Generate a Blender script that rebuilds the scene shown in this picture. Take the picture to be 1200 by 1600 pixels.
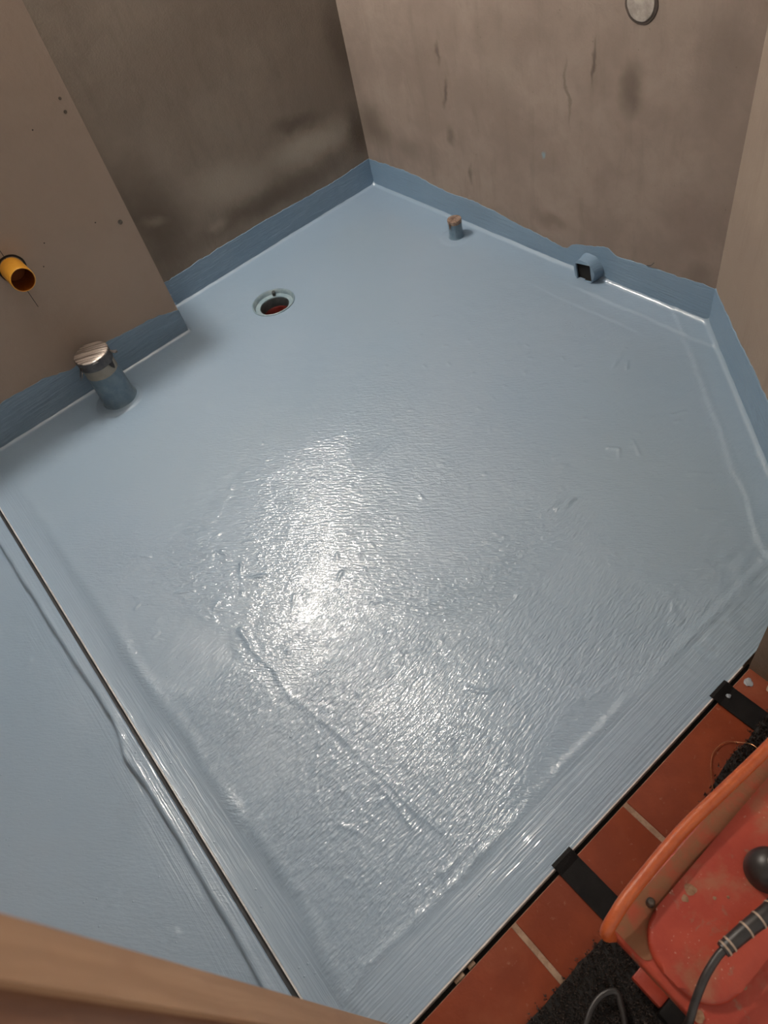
import bpy, bmesh, math, random
import numpy as np
from mathutils import Matrix, Vector

for o in list(bpy.data.objects):
    bpy.data.objects.remove(o)
random.seed(7)
SC = bpy.context.scene
COL = SC.collection

# ------------------------------------------------------------------ camera
def rot(a, b, c):
    ca, sa, cb, sb, cc, sc = math.cos(a), math.sin(a), math.cos(b), math.sin(b), math.cos(c), math.sin(c)
    return (Matrix(((ca, -sa, 0), (sa, ca, 0), (0, 0, 1))) @ Matrix(((1, 0, 0), (0, cb, -sb), (0, sb, cb)))
            @ Matrix(((cc, -sc, 0), (sc, cc, 0), (0, 0, 1))))
cam_data = bpy.data.cameras.new('camera')
cam_data.sensor_fit = 'HORIZONTAL'
cam_data.sensor_width = 36.0
cam_data.lens = 36.0 * 1110.3 / 1200.0
cam_data.clip_start = 0.02
cam_data.dof.use_dof = True
cam_data.dof.focus_distance = 1.95
cam_data.dof.aperture_fstop = 8.0
cam = bpy.data.objects.new('camera', cam_data)
COL.objects.link(cam)
cam.matrix_world = Matrix.Translation((2.53476, -1.68344, 1.5)) @ rot(1.11293323, 0.69194355, -0.30699187).to_4x4()
SC.camera = cam

# ------------------------------------------------------------------ world, exposure
world = bpy.data.worlds.new('hall_ambience')
SC.world = world
world.use_nodes = True
bg = world.node_tree.nodes['Background']
bg.inputs[0].default_value = (1.0, 0.90, 0.80, 1)
bg.inputs[1].default_value = 0.75
SC.view_settings.view_transform = 'Standard'
SC.view_settings.look = 'None'
SC.view_settings.gamma = 1.0
SC.view_settings.exposure = 0.0
SC.view_settings.use_curve_mapping = False
LAMP_STRENGTH = 1340.0
LAMP_POS = (0.070, -1.12, 2.25)

# ------------------------------------------------------------------ node helpers
class NT:
    def __init__(self, name):
        self.m = bpy.data.materials.new(name)
        self.m.use_nodes = True
        self.t = self.m.node_tree
        self.b = self.t.nodes['Principled BSDF']
    def n(self, typ, **kw):
        nd = self.t.nodes.new(typ)
        for k, v in kw.items():
            setattr(nd, k, v)
        return nd
    def link(self, a, b):
        self.t.links.new(a, b)
    def setin(self, sock, v):
        if hasattr(v, 'is_output') or isinstance(v, bpy.types.NodeSocket):
            self.t.links.new(v, sock)
        else:
            sock.default_value = v
    def coords(self):
        if not hasattr(self, '_co'):
            self._co = self.n('ShaderNodeTexCoord').outputs['Object']
        return self._co
    def mapping(self, vec, loc=(0, 0, 0), rotz=(0, 0, 0), scale=(1, 1, 1), typ='POINT'):
        nd = self.n('ShaderNodeMapping', vector_type=typ)
        self.link(vec, nd.inputs['Vector'])
        nd.inputs['Location'].default_value = loc
        nd.inputs['Rotation'].default_value = rotz
        nd.inputs['Scale'].default_value = scale
        return nd.outputs[0]
    def noise(self, vec, scale=5, detail=4, rough=0.55, dist=0.0):
        nd = self.n('ShaderNodeTexNoise')
        self.link(vec, nd.inputs['Vector'])
        nd.inputs['Scale'].default_value = scale
        nd.inputs['Detail'].default_value = detail
        nd.inputs['Roughness'].default_value = rough
        nd.inputs['Distortion'].default_value = dist
        return nd.outputs['Fac']
    def noisecol(self, vec, scale=5, detail=3):
        nd = self.n('ShaderNodeTexNoise')
        self.link(vec, nd.inputs['Vector'])
        nd.inputs['Scale'].default_value = scale
        nd.inputs['Detail'].default_value = detail
        return nd.outputs['Color']
    def math(self, op, a, b=0.0, c=None):
        nd = self.n('ShaderNodeMath', operation=op)
        self.setin(nd.inputs[0], a)
        self.setin(nd.inputs[1], b)
        if c is not None:
            self.setin(nd.inputs[2], c)
        return nd.outputs[0]
    def rng(self, v, a, b, c=0.0, d=1.0, smooth=True):
        nd = self.n('ShaderNodeMapRange', interpolation_type='SMOOTHSTEP' if smooth else 'LINEAR')
        self.setin(nd.inputs[0], v)
        for i, q in enumerate((a, b, c, d)):
            nd.inputs[i + 1].default_value = q
        return nd.outputs[0]
    def mix(self, f, a, b):
        nd = self.n('ShaderNodeMix', data_type='RGBA')
        self.setin(nd.inputs[0], f)
        for s, v in ((nd.inputs[6], a), (nd.inputs[7], b)):
            if isinstance(v, tuple):
                v = (*v[:3], 1)
            self.setin(s, v)
        return nd.outputs[2]
    def ellipse(self, vec, c, r, ang=0.0, axis='xz', soft=0.1):
        """soft mask of an ellipse on a wall plane"""
        loc = (c[0], 0, c[1]) if axis == 'xz' else (0, c[0], c[1])
        rr = (0, ang, 0) if axis == 'xz' else (ang, 0, 0)
        sc = (r[0], 1e3, r[1]) if axis == 'xz' else (1e3, r[0], r[1])
        v = self.mapping(vec, loc, rr, sc, 'TEXTURE')
        ln = self.n('ShaderNodeVectorMath', operation='LENGTH')
        self.link(v, ln.inputs[0])
        return self.rng(ln.outputs['Value'], soft, 1.0, 1.0, 0.0)
    def warp(self, vec, scale, amt, detail=3):
        nc = self.noisecol(vec, scale, detail)
        a = self.n('ShaderNodeVectorMath', operation='SUBTRACT')
        self.link(nc, a.inputs[0]); a.inputs[1].default_value = (0.5, 0.5, 0.5)
        s = self.n('ShaderNodeVectorMath', operation='SCALE')
        self.link(a.outputs[0], s.inputs[0]); s.inputs['Scale'].default_value = amt
        d = self.n('ShaderNodeVectorMath', operation='ADD')
        self.link(vec, d.inputs[0]); self.link(s.outputs[0], d.inputs[1])
        return d.outputs[0]
    def bump(self, h, dist=0.001, strength=1.0):
        nd = self.n('ShaderNodeBump')
        nd.inputs['Strength'].default_value = strength
        nd.inputs['Distance'].default_value = dist
        self.link(h, nd.inputs['Height'])
        self.link(nd.outputs[0], self.b.inputs['Normal'])
        self.link(nd.outputs[0], self.b.inputs['Coat Normal'])
    def attr(self, name):
        return self.n('ShaderNodeAttribute', attribute_name=name).outputs['Fac']
    def col(self, c):
        self.setin(self.b.inputs['Base Color'], (*c[:3], 1) if isinstance(c, tuple) else c)
    def rough(self, r):
        self.setin(self.b.inputs['Roughness'], r)
    def set(self, **kw):
        for k, v in kw.items():
            self.b.inputs[k.replace('_', ' ')].default_value = v

def srgb(r, g, b):
    f = lambda c: (c / 255 / 12.92) if c / 255 <= 0.04045 else ((c / 255 + 0.055) / 1.055) ** 2.4
    return (f(r), f(g), f(b))

# ------------------------------------------------------------------ materials
def mat_membrane(name, strokes):
    t = NT(name)
    co = t.coords()
    big = t.noise(co, 2.2, 3)
    c = t.mix(t.rng(big, 0.3, 0.7), MEM_A, MEM_B) if strokes else t.mix(t.rng(big, 0.3, 0.7), (0.160, 0.258, 0.365), (0.190, 0.285, 0.385))
    if strokes:
        c = t.mix(t.math('MULTIPLY', t.attr('green'), 0.6), c, MEM_G)
    t.col(c)
    t.rough(0.45)
    t.set(Specular_IOR_Level=0.6, Coat_Weight=1.0 if strokes else 0.3, Coat_Roughness=0.07, Coat_IOR=1.5)
    
    fine = t.noise(co, 420, 2)
    if strokes:
        w = t.warp(co, 30, 0.003, 1)
        def stroke(ang, ln, wd):
            v = t.mapping(w, (0, 0, 0), (0, 0, ang), (ln, wd, 1.0), 'TEXTURE')
            return t.noise(v, 1.0, 2, 0.55)
        s1 = t.math('MULTIPLY', stroke(math.radians(42), 0.023, 0.0060), t.attr('m_diag'))
        s2 = t.math('MULTIPLY', stroke(math.radians(97), 0.025, 0.0060), t.attr('m_long'))
        s3 = t.math('MULTIPLY', stroke(math.radians(90), 0.40, 0.0045), t.attr('m_edge'))
        s4 = t.math('MULTIPLY', stroke(math.radians(0), 0.20, 0.0055), t.attr('m_rail'))
        h = t.math('ADD', t.math('ADD', s1, s2), t.math('ADD', s3, s4))
        # scattered droplets and grit set into the coating
        vor = t.n('ShaderNodeTexVoronoi'); t.link(w, vor.inputs['Vector'])
        vor.inputs['Scale'].default_value = 45
        grit = t.rng(vor.outputs['Distance'], 0.03, 0.13, 1.0, 0.0)
        sel = t.rng(t.noise(co, 7, 2), 0.50, 0.62)
        h = t.math('ADD', h, t.math('MULTIPLY', t.math('MULTIPLY', grit, sel), 0.25))
        iso = t.math('MULTIPLY', t.noise(co, 105, 1), t.math('ADD', t.math('MULTIPLY', t.attr('m_diag'), .42), t.math('MULTIPLY', t.attr('m_long'), .22)))
        h = t.math('ADD', h, t.math('ADD', iso, t.math('MULTIPLY', t.noise(co, 60, 1), 0.07)))
        t.bump(h, 0.0028)
    else:
        v = t.mapping(t.warp(co, 30, 0.008), (0, 0, 0), (0, 0, 0), (0.12, 0.12, 0.006), 'TEXTURE')
        h = t.math('ADD', t.noise(v, 1.0, 2), t.math('MULTIPLY', fine, 0.1))
        t.bump(h, 0.0026)
    return t.m
MEM_A = (0.236, 0.332, 0.435)
MEM_B = (0.250, 0.342, 0.442)
MEM_G = (0.250, 0.338, 0.402)
M = {}
M['membrane'] = mat_membrane('blue_membrane_floor', True)
M['membrane_wall'] = mat_membrane('blue_membrane_wall', False)

def mat_plaster(name, base, dark, light, smudges, axis, streak=0.5, fine=0.5):
    t = NT(name)
    co = t.coords()
    w = t.warp(co, 6, 0.12)
    blot = t.noise(w, 3.2, 5, 0.6)
    small = t.noise(co, 22, 5, 0.65)
    st = t.noise(t.mapping(t.warp(co, 4, 0.05), (0, 0, 0), (0, 0, 0), (0.05, 0.05, 0.35), 'TEXTURE'), 1.0, 4, 0.6)
    c = t.mix(t.rng(blot, 0.35, 0.68), base, light)
    c = t.mix(t.math('MULTIPLY', t.rng(small, 0.45, 0.75), 0.45), c, base)
    c = t.mix(t.math('MULTIPLY', t.rng(st, 0.5, 0.72), streak), c, dark)
    wv = t.warp(t.warp(co, 9, 0.07), 40, 0.015)
    for (cc, rr, ang, k, tint) in smudges:  # mostly real smudges; the left wall's list also carries painted corner shade
        e = t.math('MULTIPLY', t.ellipse(wv, cc, rr, ang, axis), k)
        c = t.mix(e, c, tint)
    sp = t.n('ShaderNodeTexVoronoi'); t.link(co, sp.inputs['Vector']); sp.inputs['Scale'].default_value = 38
    spot = t.math('MULTIPLY', t.rng(sp.outputs['Distance'], 0.03, 0.10, 1, 0), t.rng(t.noise(co, 5, 2), 0.52, 0.6))
    c = t.mix(t.math('MULTIPLY', spot, 0.5), c, dark)
    t.col(c)
    t.rough(0.85)
    t.set(Specular_IOR_Level=0.25)
    h = t.math('ADD', t.math('MULTIPLY', t.noise(co, 160, 4, 0.65), fine), t.math('MULTIPLY', t.noise(w, 16, 4), 0.9))
    t.bump(h, 0.0022)
    return t.m
TAUPE = (0.222, 0.177, 0.147)
TAUPE_D = (0.095, 0.074, 0.058)
TAUPE_L = (0.285, 0.232, 0.195)
R_ = math.radians
M['plaster_back'] = mat_plaster('plaster_back', TAUPE, TAUPE_D, TAUPE_L, [
    ((1.290, 0.605), (0.050, 0.115), R_(8), 0.75, (0.120, 0.095, 0.078)),
    ((0.525, 0.585), (0.012, 0.055), 0, 0.7, TAUPE_D),
    ((0.538, 0.465), (0.014, 0.075), R_(10), 0.75, TAUPE_D),
    ((1.158, 0.655), (0.010, 0.075), 0, 0.8, TAUPE_D),
    ((1.075, 0.560), (0.008, 0.120), R_(-4), 0.5, TAUPE_D),
    ((0.545, 0.320), (0.028, 0.050), 0, 0.55, TAUPE_D),
    ((0.625, 0.212), (0.018, 0.045), R_(12), 0.6, TAUPE_D),
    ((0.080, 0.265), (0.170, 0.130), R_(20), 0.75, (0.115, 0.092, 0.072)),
    ((0.290, 0.215), (0.120, 0.060), 0, 0.4, (0.12, 0.10, 0.08)),
    ((1.00, 0.14), (0.10, 0.05), 0, 0.55, (0.13, 0.095, 0.075)),
    ((1.515, 0.30), (0.16, 0.14), 0, 0.45, (0.165, 0.125, 0.105)),
    ((1.57, 0.15), (0.07, 0.06), 0, 0.5, (0.13, 0.10, 0.08)),
    ((1.53, 0.70), (0.10, 0.20), 0, 0.5, (0.15, 0.12, 0.10)),
    ((0.80, 0.60), (0.10, 0.18), 0, 0.35, (0.27, 0.225, 0.185)),
    ((0.973, 0.364), (0.012, 0.016), 0, 0.9, (0.20, 0.30, 0.34)),
], 'xz', 0.15)
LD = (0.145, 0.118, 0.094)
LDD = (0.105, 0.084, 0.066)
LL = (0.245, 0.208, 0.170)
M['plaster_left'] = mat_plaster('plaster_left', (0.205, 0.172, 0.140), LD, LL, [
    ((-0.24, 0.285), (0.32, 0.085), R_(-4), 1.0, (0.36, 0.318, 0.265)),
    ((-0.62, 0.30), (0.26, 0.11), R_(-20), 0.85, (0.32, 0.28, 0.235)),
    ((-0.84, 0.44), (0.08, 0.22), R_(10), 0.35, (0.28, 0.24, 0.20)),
    ((-0.95, 0.30), (0.16, 0.30), 0, 0.75, LDD),  # corner by the boxed-in wall: its shade painted in, together with stains
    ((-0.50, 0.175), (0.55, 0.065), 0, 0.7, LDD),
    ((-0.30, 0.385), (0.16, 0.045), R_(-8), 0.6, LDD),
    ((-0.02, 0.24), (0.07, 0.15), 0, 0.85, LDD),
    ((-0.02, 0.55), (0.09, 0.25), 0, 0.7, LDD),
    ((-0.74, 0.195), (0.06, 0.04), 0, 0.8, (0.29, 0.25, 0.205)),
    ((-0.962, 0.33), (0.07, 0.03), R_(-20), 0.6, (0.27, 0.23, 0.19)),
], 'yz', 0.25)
M['plaster_right'] = mat_plaster('plaster_right', (0.262, 0.208, 0.168), (0.175, 0.136, 0.11), (0.305, 0.248, 0.20), [], 'xz', 0.3)
M['plaster_jamb'] = mat_plaster('plaster_jamb', (0.20, 0.145, 0.10), (0.11, 0.08, 0.06), (0.24, 0.19, 0.14), [], 'xz', 0.4, 1.0)

def mat_simple(name, c1, c2, rough=0.5, scale=12, bump=0.0, spec=0.5, metal=0.0, bscale=80, lo=.35, hi=.65):
    t = NT(name)
    co = t.coords()
    t.col(t.mix(t.rng(t.noise(t.warp(co, scale, .5 / scale), scale, 5, .6), lo, hi), c1, c2))
    t.rough(rough)
    t.set(Specular_IOR_Level=spec, Metallic=metal)
    if bump:
        t.bump(t.noise(co, bscale, 4, .6), bump)
    return t.m
M['board'] = mat_simple('skimmed_board', (0.335, 0.268, 0.218), (0.365, 0.292, 0.238), 0.75, 3, 0.0012, 0.3, bscale=60)
M['ceiling'] = mat_simple('ceiling_paint', (0.80, 0.79, 0.77), (0.83, 0.82, 0.80), 0.9, 4, 0.001)
M['metal_edge'] = mat_simple('brushed_aluminium', (0.50, 0.51, 0.52), (0.66, 0.67, 0.68), 0.35, 40, 0.0, 0.5, 0.25)
M['shade_gap_dark'] = mat_simple('shade_gap_dark', (0.018, 0.021, 0.024), (0.03, 0.035, 0.04), 0.6, 40)
M['white_edge'] = mat_simple('pale_edge', (0.50, 0.46, 0.42), (0.68, 0.64, 0.60), 0.5, 25)
M['black'] = mat_simple('black_void', (0.004, 0.004, 0.004), (0.007, 0.006, 0.006), 0.8, 20)
M['rubber'] = mat_simple('black_rubber', (0.0045, 0.004, 0.004), (0.008, 0.007, 0.007), 0.6, 30, 0.0008, 0.15, bscale=300)
M['grout'] = mat_simple('grout', (0.24, 0.155, 0.105), (0.34, 0.235, 0.165), 0.9, 60, 0.002, 0.2, bscale=200)
def mat_tile():
    t = NT('terracotta_tile')
    co = t.coords()
    info = t.n('ShaderNodeObjectInfo')
    w = t.warp(co, 7, 0.08)
    c = t.mix(t.rng(t.noise(w, 9, 5, .6), .35, .7), (0.150, 0.026, 0.0075), (0.200, 0.038, 0.011))
    c = t.mix(t.math('MULTIPLY', t.rng(t.noise(w, 5, 5, .6), .52, .72), .55), c, (0.215, 0.062, 0.026))
    c = t.mix(t.math('MULTIPLY', t.rng(t.noise(co, 60, 4, .7), .62, .74), .45), c, (0.30, 0.17, 0.11))
    c = t.mix(t.math('MULTIPLY', info.outputs['Random'], .25), c, (0.14, 0.024, 0.007))
    t.col(c); t.rough(0.62); t.set(Specular_IOR_Level=0.2)
    t.bump(t.noise(co, 120, 4, .6), 0.0008)
    return t.m
M['tile'] = mat_tile()
def mat_foil():
    t = NT('wrinkled_silver_tape')
    co = t.coords()
    v = t.mapping(t.warp(co, 40, .006), (0, 0, 0), (0, 0, R_(62)), (0.20, 0.009, 0.05), 'TEXTURE')
    s = t.noise(v, 1.0, 3, .6)
    t.col(t.mix(t.rng(s, .42, .6), (0.22, 0.18, 0.155), (0.60, 0.53, 0.48)))
    t.rough(0.33); t.set(Metallic=0.55)
    t.bump(t.math('ADD', s, t.math('MULTIPLY', t.noise(co, 120, 3), .3)), 0.004)
    return t.m
M['foil'] = mat_foil()
M['tape_side'] = mat_simple('grey_tape', (0.075, 0.075, 0.08), (0.115, 0.11, 0.11), 0.42, 50, 0.002, 0.5, 0.3, bscale=90)
M['copper_tape'] = mat_simple('brown_tape', (0.16, 0.095, 0.065), (0.40, 0.30, 0.24), 0.4, 60, 0.003, 0.5, 0.3, bscale=120)
M['pipe_grey'] = mat_simple('beige_pipe', (0.26, 0.245, 0.205), (0.30, 0.285, 0.24), 0.5, 20)
M['blue_pipe'] = mat_simple('blue_painted_pipe', (0.115, 0.190, 0.260), (0.165, 0.245, 0.310), 0.35, 30, 0.002, 0.5, bscale=60)
M['yellow'] = mat_simple('yellow_plastic', (0.66, 0.31, 0.030), (0.72, 0.35, 0.035), 0.35, 20)
M['shaded_bore'] = mat_simple('yellow_plastic_shaded', (0.24, 0.055, 0.003), (0.30, 0.075, 0.004), 0.4, 20)  # inside of the yellow pipe, its shade put into a darker colour
M['white_plaster'] = mat_simple('white_filler', (0.30, 0.27, 0.24), (0.42, 0.385, 0.35), 0.85, 30, 0.003, 0.2, bscale=90)
M['dark_seal'] = mat_simple('dark_seal', (0.05, 0.038, 0.03), (0.08, 0.06, 0.05), 0.8, 30)
M['drain_grey'] = mat_simple('drain_grey', (0.050, 0.062, 0.066), (0.085, 0.100, 0.105), 0.35, 30)
M['drain_red'] = mat_simple('drain_red', (0.10, 0.010, 0.008), (0.14, 0.018, 0.014), 0.4, 30)
M['drain_rim'] = mat_simple('drain_rim', (0.19, 0.275, 0.325), (0.26, 0.345, 0.385), 0.25, 40, 0.002, bscale=100)
M['screw'] = mat_simple('screw_metal', (0.10, 0.085, 0.07), (0.20, 0.17, 0.14), 0.4, 90, 0, 0.5, 0.8)
def mat_wood(name, a, b, c3):
    t = NT(name)
    co = t.coords()
    v = t.mapping(t.warp(co, 6, .02), (0, 0, 0), (0, 0, 0), (0.012, 0.012, 0.35), 'TEXTURE')
    g = t.noise(v, 1.0, 4, .6)
    c = t.mix(t.rng(g, .35, .68), a, b)
    c = t.mix(t.math('MULTIPLY', t.rng(t.noise(t.warp(co, 12, .05), 11, 4), .55, .72), .5), c, c3)
    t.col(c); t.rough(.6); t.set(Specular_IOR_Level=.3)
    t.bump(g, .001)
    return t.m
M['wood'] = mat_wood('tan_wood', (0.36, 0.215, 0.125), (0.42, 0.26, 0.155), (0.33, 0.185, 0.11))
M['wood_dark'] = mat_wood('brown_wood', (0.17, 0.080, 0.044), (0.22, 0.115, 0.068), (0.26, 0.15, 0.10))
def mat_red():
    t = NT('dusty_red_paint')
    co = t.coords()
    w = t.warp(t.warp(co, 10, .06), 60, .01)
    c = t.mix(t.rng(t.noise(w, 10, 4), .35, .65), (0.285, 0.033, 0.016), (0.345, 0.050, 0.025))
    c = t.mix(t.math('MULTIPLY', t.rng(t.noise(w, 13, 5, .6), .50, .66), .65), c, (0.27, 0.115, 0.062))
    c = t.mix(t.math('MULTIPLY', t.rng(t.noise(t.mapping(w, (3, 1, 2)), 24, 4, .6), .60, .68), .6), c, (0.20, 0.125, 0.08))
    vor = t.n('ShaderNodeTexVoronoi'); t.link(w, vor.inputs['Vector']); vor.inputs['Scale'].default_value = 130
    sp = t.math('MULTIPLY', t.rng(vor.outputs['Distance'], .08, .2, 1, 0), t.rng(t.noise(co, 14, 2), .5, .62))
    c = t.mix(t.math('MULTIPLY', sp, .7), c, (0.45, 0.30, 0.22))
    t.col(c); t.rough(.45); t.set(Specular_IOR_Level=.4)
    t.bump(t.noise(co, 150, 3), .0006)
    return t.m
M['red'] = mat_red()
M['red_dust'] = mat_simple('dust_on_red', (0.205, 0.090, 0.045), (0.30, 0.060, 0.032), 0.7, 26, 0.001, 0.2, lo=.4, hi=.7)
M['orange_tube'] = mat_simple('orange_tube', (0.360, 0.062, 0.012), (0.430, 0.092, 0.020), 0.4, 40, 0.001, 0.5, bscale=140, lo=.3, hi=.7)
M['dust'] = mat_simple('dry_mortar', (0.20, 0.135, 0.09), (0.34, 0.25, 0.18), 0.95, 60, 0.002, 0.1, bscale=200)
M['splash'] = mat_simple('mortar_splash', (0.19, 0.095, 0.055), (0.27, 0.165, 0.105), 0.95, 90, 0.001, 0.1, bscale=200)
M['grey_dust'] = mat_simple('grey_mortar', (0.16, 0.14, 0.125), (0.26, 0.235, 0.21), 0.95, 60, 0.002, 0.1, bscale=200)
M['cable'] = mat_simple('cable_black', (0.012, 0.010, 0.010), (0.024, 0.021, 0.020), 0.42, 50)
M['ring'] = mat_simple('strain_ring', (0.30, 0.22, 0.16), (0.40, 0.31, 0.24), 0.6, 50)
M['mat'] = mat_simple('mat_backing', (0.010, 0.009, 0.009), (0.018, 0.016, 0.015), 0.9, 80)
M['mat_fibre'] = mat_simple('mat_fibre', (0.040, 0.029, 0.026), (0.105, 0.080, 0.070), 0.8, 150, spec=.2)
M['wire'] = mat_simple('copper_wire', (0.42, 0.20, 0.09), (0.50, 0.26, 0.13), 0.35, 30, 0, 0.5, 0.9)
M['blue_blob'] = mat_simple('blue_blob', (0.20, 0.23, 0.26), (0.34, 0.36, 0.38), 0.4, 60)
M['lamp_base'] = mat_simple('lamp_base', (0.6, 0.6, 0.6), (0.7, 0.7, 0.7), 0.4, 20)
tl = NT('lamp_glow')
tl.b.inputs['Emission Color'].default_value = (1.0, 0.92, 0.83, 1)
tl.b.inputs['Emission Strength'].default_value = LAMP_STRENGTH
tl.col((0.9, 0.9, 0.9))
M['glow'] = tl.m

# ------------------------------------------------------------------ object helpers
def link(name, me, mat, parent=None):
    o = bpy.data.objects.new(name, me)
    COL.objects.link(o)
    if mat is not None:
        me.materials.append(M[mat] if isinstance(mat, str) else mat)
    if parent is not None:
        o.parent = parent
    return o
def finish(bm, name, mat, parent=None, smooth=False):
    bmesh.ops.recalc_face_normals(bm, faces=bm.faces[:])
    me = bpy.data.meshes.new(name)
    bm.to_mesh(me); bm.free()
    if smooth:
        me.polygons.foreach_set('use_smooth', [True] * len(me.polygons))
        me.set_sharp_from_angle(angle=math.radians(40))
    return link(name, me, mat, parent)
def tag(o, label, cat, group=None, kind=None):
    o['label'] = label
    o['category'] = cat
    if group: o['group'] = group
    if kind: o['kind'] = kind
    return o
def struct(o, label, cat):
    return tag(o, label, cat, kind='structure')
def empty(name, loc=(0, 0, 0)):
    o = bpy.data.objects.new(name, None)
    o.empty_display_size = 0.05
    COL.objects.link(o)
    o.location = loc
    return o
def keep(o, root):
    """parent o (built in world coordinates) to an empty that stands at its base"""
    o.parent = root
    o.matrix_parent_inverse = Matrix.Translation(root.location).inverted()
    return o
def add_box(bm, x0, x1, y0, y1, z0, z1, bevel=0.0, seg=2):
    r = bmesh.ops.create_cube(bm, size=1.0)
    vs = r['verts']
    for v in vs:
        v.co = Vector(((x0 + x1) / 2 + v.co.x * (x1 - x0), (y0 + y1) / 2 + v.co.y * (y1 - y0), (z0 + z1) / 2 + v.co.z * (z1 - z0)))
    if bevel:
        es = list({e for v in vs for e in v.link_edges})
        bmesh.ops.bevel(bm, geom=es, offset=bevel, segments=seg, affect='EDGES', profile=0.5)
def box(name, mat, x0, x1, y0, y1, z0, z1, bevel=0.0, parent=None, seg=2):
    bm = bmesh.new()
    add_box(bm, x0, x1, y0, y1, z0, z1, bevel, seg)
    return finish(bm, name, mat, parent, smooth=bevel > 0)
def prism(name, mat, poly, z0, z1, parent=None, bevel=0.0, seg=2):
    bm = bmesh.new()
    lo = [bm.verts.new((x, y, z0)) for x, y in poly]
    hi = [bm.verts.new((x, y, z1)) for x, y in poly]
    n = len(poly)
    bm.faces.new(lo[::-1]); top = bm.faces.new(hi)
    for i in range(n):
        bm.faces.new((lo[i], lo[(i + 1) % n], hi[(i + 1) % n], hi[i]))
    if bevel:
        bmesh.ops.bevel(bm, geom=list(top.edges), offset=bevel, segments=seg, affect='EDGES', profile=0.5)
    return finish(bm, name, mat, parent, smooth=bevel > 0)
def lathe(name, mat, prof, center, axis='z', seg=48, parent=None, wob=0.0, rng=None):
    """prof: list of (radius, height) spun about an axis through center"""
    bm = bmesh.new()
    rows = []
    ph = [random.uniform(0, 6.28) for _ in range(3)]
    for r, h in prof:
        row = []
        for i in range(seg):
            a = 2 * math.pi * i / seg
            rr = r * (1 + wob * (math.sin(3 * a + ph[0]) + .6 * math.sin(7 * a + ph[1] + h * 60) + .4 * math.sin(11 * a + ph[2])))
            p = (rr * math.cos(a), rr * math.sin(a), h)
            if axis == 'x': p = (p[2], p[0], p[1])
            if axis == 'y': p = (p[1], p[2], p[0])
            row.append(bm.verts.new(Vector(center) + Vector(p)))
        rows.append(row)
    for a, b in zip(rows, rows[1:]):
        for i in range(seg):
            bm.faces.new((a[i], a[(i + 1) % seg], b[(i + 1) % seg], b[i]))
    for row in (rows[0], rows[-1]):
        if (row[0].co - row[seg // 2].co).length < 1e-4 * 4:
            bmesh.ops.pointmerge(bm, verts=row, merge_co=sum((v.co for v in row), Vector()) / seg)
    return finish(bm, name, mat, parent, smooth=True)
def smooth_path(pts, n=8):
    P = [Vector(p) for p in pts]
    P = [P[0] * 2 - P[1]] + P + [P[-1] * 2 - P[-2]]
    out = []
    for i in range(1, len(P) - 2):
        for k in range(n):
            t = k / n
            a, b, c, d = P[i - 1], P[i], P[i + 1], P[i + 2]
            out.append(0.5 * ((2 * b) + (c - a) * t + (2 * a - 5 * b + 4 * c - d) * t * t + (3 * b - a - 3 * c + d) * t ** 3))
    out.append(P[-2])
    return out
def tube(name, mat, pts, r, parent=None, seg=14, n=8, taper=None):
    path = smooth_path(pts, n)
    bm = bmesh.new()
    rows = []
    up = Vector((0, 0, 1))
    for i, p in enumerate(path):
        d = (path[min(i + 1, len(path) - 1)] - path[max(i - 1, 0)]).normalized()
        if abs(d.dot(up)) > 0.95:
            up = Vector((0, 1, 0)) if abs(d.y) < .9 else Vector((1, 0, 0))
        a = d.cross(up).normalized(); b = a.cross(d).normalized()
        up = b
        rr = r if taper is None else r * taper(i / (len(path) - 1))
        rows.append([bm.verts.new(p + rr * (math.cos(2 * math.pi * k / seg) * a + math.sin(2 * math.pi * k / seg) * b)) for k in range(seg)])
    for q, w in zip(rows, rows[1:]):
        for k in range(seg):
            bm.faces.new((q[k], q[(k + 1) % seg], w[(k + 1) % seg], w[k]))
    bm.faces.new(rows[0][::-1]); bm.faces.new(rows[-1])
    return finish(bm, name, mat, parent, smooth=True)
def blob(name, mat, c, r, flat=0.4, seed=0, parent=None):
    bm = bmesh.new()
    bmesh.ops.create_icosphere(bm, subdivisions=3, radius=1.0)
    rr = random.Random(seed)
    k = [Vector((rr.uniform(-4, 4), rr.uniform(-4, 4), rr.uniform(-4, 4))) for _ in range(4)]
    for v in bm.verts:
        f = 1 + .22 * sum(math.sin(v.co.dot(q)) for q in k) / 2
        v.co = Vector((v.co.x * r * f, v.co.y * r * f, v.co.z * r * flat * f)) + Vector(c)
    return finish(bm, name, mat, parent, smooth=True)

# ------------------------------------------------------------------ numeric noise
def vnoise(x, y, s, seed):
    rs = np.random.RandomState(seed)
    G = rs.rand(128, 128)
    u = np.asarray(x) / s + 40.0; v = np.asarray(y) / s + 60.0
    i = np.floor(u).astype(int); j = np.floor(v).astype(int)
    fu = u - i; fv = v - j
    fu = fu * fu * (3 - 2 * fu); fv = fv * fv * (3 - 2 * fv)
    g = lambda a, b: G[a % 128, b % 128]
    return (g(i, j) * (1 - fu) + g(i + 1, j) * fu) * (1 - fv) + (g(i, j + 1) * (1 - fu) + g(i + 1, j + 1) * fu) * fv - 0.5
def sstep(a, b, x):
    t = np.clip((x - a) / (b - a), 0, 1)
    return t * t * (3 - 2 * t)
def pdist(x, y, pts):
    d = np.full(x.shape, 9.0)
    for (ax, ay), (bx, by) in zip(pts, pts[1:]):
        vx, vy = bx - ax, by - ay
        t = np.clip(((x - ax) * vx + (y - ay) * vy) / (vx * vx + vy * vy + 1e-12), 0, 1)
        d = np.minimum(d, np.hypot(x - ax - t * vx, y - ay - t * vy))
    return d
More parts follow.
